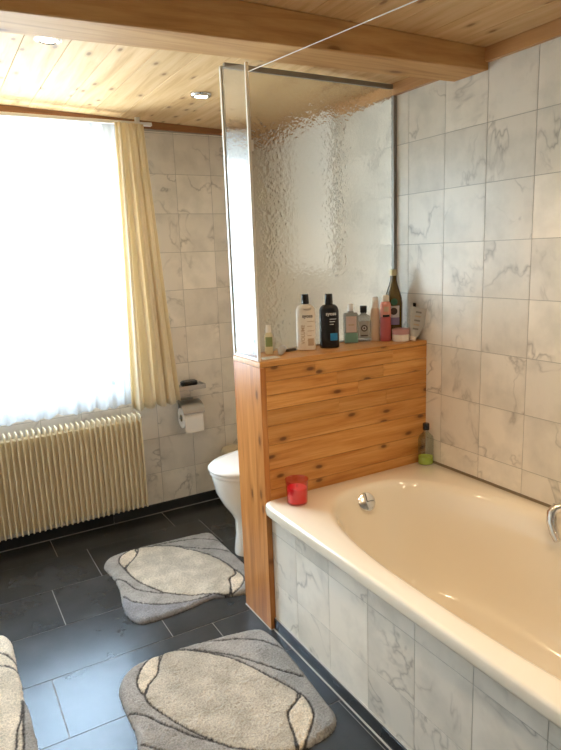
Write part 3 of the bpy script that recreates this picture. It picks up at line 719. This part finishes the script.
# slender cream tube
t = put('cream_tube', 'slim beige upright bottle between the black-capped bottle and the pink one', 'bottle', -.158, .022)
MB().lathe([(0, 0), (.019, 0), (.0195, .002), (.0195, .11), (.017, .128), (.0145, .134), (0, .134)], n=32, sy=.8, caps=(False, False)).build('body', plain('warm beige plastic', (.70, .52, .36), .35), t)
MB().lathe([(0, .1345), (.0145, .1345), (.0135, .176), (.012, .179), (0, .179)], n=32, sy=.8, caps=(False, False)).build('cap', M['cream_plastic'], t)

# pink bottle
t = put('shower_gel_bottle', 'slim rosy pink bottle with a pale cap beside the dark wine bottle', 'bottle', -.136, -.018)
MB().lathe([(0, 0), (.0215, 0), (.0225, .003), (.0225, .085), (.0215, .10), (0, .10)], n=36, sy=.8, caps=(False, False)).build('base_half', plain('deep rose plastic', (.46, .10, .10), .3), t)
MB().lathe([(0, .1003), (.0215, .1003), (.0225, .105), (.0225, .145), (.019, .158), (.014, .162), (0, .162)], n=36, sy=.8, caps=(False, False)).build('upper_half', plain('coral pink plastic', (.68, .27, .20), .3), t)
MB().lathe([(0, .1625), (.0155, .1625), (.0150, .184), (.013, .187), (0, .187)], n=30, sy=.8, caps=(False, False)).build('cap', M['cream_plastic'], t)
label_patch('label', .0225, .018, -.014, .014, .100, .109, M['black_plastic'], t, 2)
label_patch('label', .0225, .018, -.010, .010, .122, .142, M['ink_tan'], t, 2)

# wine-type bottle in the corner
t = put('wine_bottle', 'tall olive-brown glass bottle with a long neck standing in the corner', 'bottle', -.066, .016)
MB().lathe([(0, .004), (.032, 0), (.0375, .004), (.0375, .150), (.035, .172), (.028, .196), (.019, .222), (.0135, .245), (.0135, .262), (0, .262)], n=44, caps=(False, False)).build('body', M['dark_glass'], t)
MB().lathe([(0, .2622), (.0145, .2622), (.0145, .287), (0, .289)], n=28, caps=(False, False)).build('cap', plain('pale gold foil', (.62, .52, .30), .3, .6), t)
label_patch('label', .0375, .0375, -.031, .018, .062, .140, plain('off-white label', (.62, .60, .60), .5), t, 2)
label_patch('label', .0375, .0382, -.031, .018, .062, .092, plain('mauve label', (.26, .20, .33), .5), t, 2)
MB().lathe([(0, 0), (.015, 0), (.015, .001), (0, .001)], n=24, caps=(False, False)).xform(Matrix.Translation((-.006, -.0380, .118)) @ Matrix.Rotation(PI/2, 4, 'X')).build('emblem', M['ink_dark'], t)
MB().lathe([(0, 0), (.014, 0), (.014, .0012), (0, .0012)], n=24, caps=(False, False)).xform(Matrix.Translation((-.004, -.0375, .157)) @ Matrix.Rotation(math.radians(82), 4, 'X')).build('seal', plain('dark green seal', (.03, .12, .06), .4), t)

# jar
t = put('cream_jar', 'low round jar of cream with a dusty pink lid in front of the wine bottle', 'jar', -.097, -.058)
t.location.y = -.056; t.location.x = -.088
MB().lathe([(0, 0), (.033, 0), (.035, .002), (.035, .026), (.033, .028), (0, .028)], n=44, caps=(False, False)).build('body', M['cream_plastic'], t)
MB().lathe([(0, .0285), (.0355, .0285), (.0355, .047), (.034, .049), (0, .0495)], n=44, caps=(False, False)).build('lid', plain('dusty pink lid', (.50, .26, .24), .35), t)
MB().lathe([(0, 0), (.033, 0), (.035, .002), (.035, .026), (.033, .028), (0, .028)], n=44, caps=(False, False))

# squeezed tube leaning on the wall
t = put('ointment_tube', 'squeezed silver tube printed in grey leaning in the corner by the wall', 'tube', -.050, -.086, rz=-.60)
t.rotation_euler = (math.radians(-4), math.radians(12), -.60)
w = MB(); rings = []
for k in range(11):
    q = k/10; z = .018+q*.118; a = .018+.014*min(1, q*2.2); b = .012*(1-q)+.0012
    rings.append([(a*math.cos(2*PI*j/28)+.003*math.sin(q*5), b*math.sin(2*PI*j/28)+.003*math.sin(q*4), z) for j in range(28)])
w.loft(rings).build('body', plain('crumpled silver tube', (.50, .48, .44), .38, .35), t)
MB().lathe([(0, .001), (.012, .001), (.013, .004), (.012, .017), (0, .017)], n=24, caps=(False, False)).build('cap', M['cream_plastic'], t)
for q in range(5): label_patch('print_line', .020, .0066+.0016*(4-q), -.012, .011, .045+q*.017, .052+q*.017, M['ink_tan'] if q % 2 else plain('grey print', (.24, .22, .2), .5), t, 2)
t = put('black_comb', 'flat black comb standing against the tiles behind the silver tube', 'comb', -.011, -.060, rz=-.2)
w = MB(); w.box(-.009, -.003, -.009, .009, .001, .150)
w.build('body', M['black_plastic'], t, bevel=.002)

# left end of the ledge
for i, (x, y, s_, lab, cat) in enumerate(((-.700, .050, .88, 'slim green and cream vial nearest the screen corner post', 'vial'), (-.664, .020, 1.0, 'cream dropper bottle with a green label by the screen corner post', 'bottle'))):
    t = put('dropper_bottle' if i else 'small_vial', lab, cat, x, y)
    r = .011 if i == 0 else .0155
    MB().lathe([(0, 0), (r*.95, 0), (r, .002), (r, .070*s_), (r*.85, .078*s_), (r*.6, .082*s_), (0, .082*s_)], n=28, caps=(False, False)).build('body', plain('pale yellow plastic', (.66, .58, .36), .35) if i else M['cream_plastic'], t)
    MB().lathe([(0, .0825*s_), (r*.72, .0825*s_), (r*.62, .107*s_), (r*.5, .110*s_), (0, .110*s_)], n=24, caps=(False, False)).build('cap', M['cream_plastic'], t)
    label_patch('label', r, r, -r*.8, r*.85, .030, .066*s_, plain('olive green label', (.20, .24, .08), .5), t, 2)
t = put('foil_sachet', 'flat pale sachet lying at the front left end of the ledge', 'sachet', -.706, -.060, rz=.05)
MB().loft([[(x, y, 0) for x, y in ((-.034, -.022), (.034, -.022), (.034, .022), (-.034, .022))], [(x, y, .003) for x, y in ((-.030, -.018), (.030, -.018), (.030, .018), (-.030, .018))]]).build('body', plain('pale foil', (.62, .57, .50), .35, .3), t)
t = put('small_tube', 'small striped silver tube lying beside the dropper bottle', 'tube', -.635, -.020, rz=.9)
w = MB(); w.tube([(-.034, 0, .005), (-.02, 0, .010), (.02, 0, .015), (.034, 0, .016)], [.004, .010, .015, .015], 20); w.build('body', plain('silver striped tube', (.50, .50, .50), .3, .5), t)
MB().tube([(.035, 0, .016), (.048, 0, .016)], [.0145, .0135], 20).build('cap', M['white_plastic'], t)
t = put('hair_clip', 'dark hair clip lying between the small tube and the white bottle', 'hair clip', -.570, .030, rz=.1)
MB().lathe([(0, 0), (.034, 0), (.036, .003), (.028, .008), (0, .010)], sy=.35, n=30, caps=(False, False)).build('body', plain('dark tortoiseshell', (.045, .03, .022), .25), t)
MB().box(-.026, .026, -.003, .003, .0095, .012).build('spring', M['alu'], t)

# ------------------------------------------------------------------ things on the bath rim
t = thing('candle_glass', 'red candle in a clear tumbler on the front left corner of the bath rim', 'candle', (-.694, -.200, TZ+.0006))
MB().lathe([(0, 0), (.034, 0), (.037, .003), (.041, .085), (.0425, .090), (.0405, .090), (.0385, .085), (.0345, .006), (0, .006)], n=44, caps=(False, False)).build('glass', M['red_glass'], t)
MB().lathe([(0, .0065), (.0335, .0065), (.0365, .055), (.034, .060), (.020, .058), (0, .059)], n=40, caps=(False, False)).build('wax', M['red_wax'], t)
MB().tube([(0, 0, .058), (.001, 0, .068)], .001, 8).build('wick', M['black_rubber'], t)
t = thing('soap_bottle', 'clear bottle with black cap and bright green liquid in the tub corner', 'bottle', (-.0400, -.158, TZ+.0006), -.5)
MB().lathe([(0, 0), (.029, 0), (.0315, .004), (.0315, .105), (.028, .118), (.016, .130), (.0115, .136), (.0115, .146), (0, .146)], n=40, sy=.85, caps=(False, False)).build('body', M['clear_wall'], t)
MB().lathe([(0, .001), (.028, .001), (.0305, .004), (.0305, .032), (0, .032)], n=40, sy=.85, caps=(False, False)).build('liquid', M['green_liquid'], t)
MB().lathe([(0, .1465), (.0135, .1465), (.0135, .170), (.012, .173), (0, .173)], n=30, caps=(False, False)).build('cap', M['black_plastic'], t)

# ------------------------------------------------------------------ rugs
RUG = json_rug
def smooth_poly(P, k=8, closed=True):
    P = [np.array(p) for p in P]; n = len(P); out = []
    rng = range(n) if closed else range(n-1)
    for i in rng:
        if closed: a, b, c, d = P[i-1], P[i], P[(i+1) % n], P[(i+2) % n]
        else: a, b, c, d = P[max(i-1, 0)], P[i], P[i+1], P[min(i+2, n-1)]
        for j in range(k):
            t = j/k
            out.append(.5*((2*b)+(-a+c)*t+(2*a-5*b+4*c-d)*t*t+(-a+3*b-3*c+d)*t**3))
    if not closed: out.append(P[-1])
    return np.array(out)
def inside(X, Y, poly):
    r = np.zeros(X.shape, bool); n = len(poly); j = n-1
    for i in range(n):
        xi, yi = poly[i]; xj, yj = poly[j]
        if yi != yj:
            c = ((yi > Y) != (yj > Y)) & (X < (xj-xi)*(Y-yi)/(yj-yi)+xi); r ^= c
        j = i
    return r
def dist(X, Y, line):
    D = np.full(X.shape, 9.0)
    for (a, b) in zip(line[:-1], line[1:]):
        dx, dy = b-a; l2 = dx*dx+dy*dy+1e-12
        t = np.clip(((X-a[0])*dx+(Y-a[1])*dy)/l2, 0, 1)
        D = np.minimum(D, np.hypot(X-a[0]-t*dx, Y-a[1]-t*dy))
    return D
def make_rug(name, d, label, thick=.018, step=.0035, base=(.42, .405, .39), mainc=(.60, .545, .46), leafc=(.86, .76, .62), cool_shade=None):
    ol = smooth_poly(d['outline'], 10) if not d.get('raw') else smooth_poly(d['outline'], 10)
    x0, y0 = ol.min(0)-.01; x1, y1 = ol.max(0)+.01
    xs = np.arange(x0, x1, step); ys = np.arange(y0, y1, step)
    X, Y = np.meshgrid(xs, ys, indexing='ij')
    rs = np.random.RandomState(len(d['outline']))
    Xj = X+rs.uniform(-1, 1, X.shape)*step*.35; Yj = Y+rs.uniform(-1, 1, X.shape)*step*.35
    ins = inside(Xj, Yj, ol); De = dist(Xj, Yj, np.vstack([ol, ol[:1]]))
    col = np.zeros(X.shape+(3,)); col[:] = base
    if d.get('main'): col[inside(Xj, Yj, smooth_poly(d['main']))] = mainc
    if d.get('grey'): col[:] = mainc; col[inside(Xj, Yj, smooth_poly(d['grey']))] = base
    for k in ('leafL', 'leafR'):
        if d.get(k): col[inside(Xj, Yj, smooth_poly(d[k], 4))] = leafc
    if cool_shade is not None:                                      # bluish skylight shading painted over the corner pile below the lower line
        col[inside(Xj, Yj, smooth_poly(cool_shade))] = (.30, .31, .345)
    lines = [smooth_poly(l, 8, False) for l in d['lines']]
    if d.get('main'): p = smooth_poly(d['main']); lines.append(np.vstack([p, p[:1]]))
    for k in ('leafL', 'leafR'):
        if d.get(k) and name != 'c': p = smooth_poly(d[k], 4); lines.append(np.vstack([p, p[:1]]))
    Dl = np.full(X.shape, 9.0)
    for l in lines: Dl = np.minimum(Dl, dist(Xj, Yj, l))
    wob = rs.uniform(.0, .0022, X.shape)
    lm_ = np.clip((.0036+wob-Dl)/.0022, 0, 1)
    dark = np.array((.030, .026, .026)); col = col*(1-lm_[..., None])+dark*lm_[..., None]
    col *= rs.uniform(.90, 1.06, X.shape)[..., None]
    e = np.clip(De/.022, 0, 1); Z = thick*(1-(1-e)**2.4)
    for i in range(X.shape[0]):
        for j in range(X.shape[1]):
            if ins[i, j]:
                q = noise.noise((X[i, j]*95, Y[i, j]*95, 0))*.0030+noise.noise((X[i, j]*22, Y[i, j]*22, 3))*.0026+noise.noise((X[i, j]*230, Y[i, j]*230, 1))*.0022
                Z[i, j] += q*e[i, j]
    Z -= np.clip((.007-Dl)/.007, 0, 1)*.0045*e
    Z = np.maximum(Z, .0012)
    idx = -np.ones(X.shape, int); vs = []; cs = []
    I, J = np.nonzero(ins)
    for a, (i, j) in enumerate(zip(I, J)):
        idx[i, j] = a; vs.append((Xj[i, j], Yj[i, j], Z[i, j])); cs.append((*col[i, j], 1))
    nb = len(vs); fs = []; edges = {}
    for i in range(X.shape[0]-1):
        for j in range(X.shape[1]-1):
            q = (idx[i, j], idx[i+1, j], idx[i+1, j+1], idx[i, j+1])
            if min(q) >= 0:
                fs.append(q)
                for a, b in zip(q, q[1:]+q[:1]):
                    if (b, a) in edges: del edges[(b, a)]
                    else: edges[(a, b)] = 1
    # skirt down to the floor
    low = {}
    for (a, b) in list(edges):
        for q in (a, b):
            if q not in low:
                low[q] = len(vs); vs.append((vs[q][0], vs[q][1], .0006)); cs.append((*(np.array(cs[q][:3])*.9), 1))
        fs.append((b, a, low[a], low[b]))
    me = bpy.data.meshes.new('bath_rug'); me.from_pydata(vs, [], fs); me.update()
    ca = me.color_attributes.new('pattern', 'FLOAT_COLOR', 'POINT'); ca.data.foreach_set('color', np.array(cs, dtype=np.float32).ravel())
    me.polygons.foreach_set('use_smooth', [True]*len(me.polygons)); me.materials.append(M['rug'])
    o = bpy.data.objects.new('bath_rug', me); COL.objects.link(o)
    return tag(o, label, 'rug', 'patterned bath rugs')
RUG['A']['outline'] = [[min(x, -.640), y] for x, y in RUG['A']['outline']]
coolA = RUG['A']['lines'][3]+[[-.80, .16], [-.95, .17], [-1.17, .17], [-1.24, .25]]
make_rug('a', RUG['A'], 'grey shaggy rug with black outlined oval lying in front of the toilet', base=(.42, .405, .385), mainc=(.68, .62, .52), cool_shade=coolA)
coolB = RUG['B']['lines'][2]+RUG['B']['lines'][3][2:]+[[-1.25, -.66], [-1.42, -.60], [-1.40, -.36]]
make_rug('b', RUG['B'], 'grey shaggy rug with black outlined oval beside the tiled bath front')
C_ = RUG['C']
C_['outline'] = C_['outline']+[[-1.640, -.40], [-1.645, -.52], [-1.68, -.58], [-1.80, -.60], [-2.1, -.60], [-2.22, -.58], [-2.25, -.50], [-2.25, .35], [-2.21, .42], [-2.1, .44], [-1.80, .44], [-1.72, .435]]
C_['leafL'] = [[-1.95, .36], [-1.80, .335]]+C_['leafL'][0:1]+C_['leafL'][1:5]+[[-1.72, .225], [-1.82, .265]]
C_['grey'] = [[-1.649, -.017], [-1.63, -.052], [-1.62, -.3], [-1.62, -.65], [-1.78, -.62], [-1.72, -.42], [-1.677, -.249], [-1.659, -.109]]
C_['lines'][0] = [[-2.0, .375], [-1.85, .345], [-1.75, .315]]+C_['lines'][0]
C_['lines'][1] = [[-2.0, .375], [-1.88, .30], [-1.78, .243]]+C_['lines'][1]
C_['lines'][2] += [[-1.74, -.38], [-1.80, -.58]]; C_['lines'][3] += [[-1.72, -.42], [-1.78, -.60]]
make_rug('c', C_, 'cream shaggy rug with black lines at the left edge of the dark tiled floor', mainc=(.84, .75, .62), leafc=(.86, .77, .63))

# ------------------------------------------------------------------ daylight
wd = bpy.data.worlds.new('overcast sky'); sc.world = wd; wd.use_nodes = True; nt = wd.node_tree
bg = nt.nodes['Background'] if 'Background' in nt.nodes else nt.nodes.new('ShaderNodeBackground')
tc = nt.nodes.new('ShaderNodeTexCoord'); sp = nt.nodes.new('ShaderNodeSeparateXYZ'); nt.links.new(tc.outputs['Generated'], sp.inputs[0])
rp = nt.nodes.new('ShaderNodeValToRGB'); e = rp.color_ramp.elements
e[0].position = .35; e[0].color = (.64, .68, .68, 1); e[1].position = .62; e[1].color = (.72, .85, 1.0, 1)
mr = nt.nodes.new('ShaderNodeMapRange'); mr.inputs[1].default_value = -1; mr.inputs[2].default_value = 1; nt.links.new(sp.outputs[2], mr.inputs[0])
nt.links.new(mr.outputs[0], rp.inputs[0]); nt.links.new(rp.outputs[0], bg.inputs[0]); bg.inputs[1].default_value = SKY
pl = bpy.data.lights.new('window_daylight', 'AREA'); pl.shape = 'RECTANGLE'; pl.size = HOLE[1]-HOLE[0]; pl.size_y = HOLE[3]-HOLE[2]; pl.cycles.is_portal = True
po = bpy.data.objects.new('window_daylight', pl); COL.objects.link(po); po.location = ((HOLE[0]+HOLE[1])/2, YB+.25, (HOLE[2]+HOLE[3])/2); po.rotation_euler = (-PI/2, 0, 0)

sc.view_settings.view_transform = 'Standard'; sc.view_settings.look = 'None'; sc.view_settings.gamma = 1; sc.view_settings.use_curve_mapping = False
sc.view_settings.exposure = EXPO
sc.cycles.use_denoising = True
sc.cycles.max_bounces = 14; sc.cycles.diffuse_bounces = 6; sc.cycles.glossy_bounces = 5; sc.cycles.transmission_bounces = 10; sc.cycles.transparent_max_bounces = 16
sc.cycles.sample_clamp_indirect = 12; sc.cycles.blur_glossy = .4
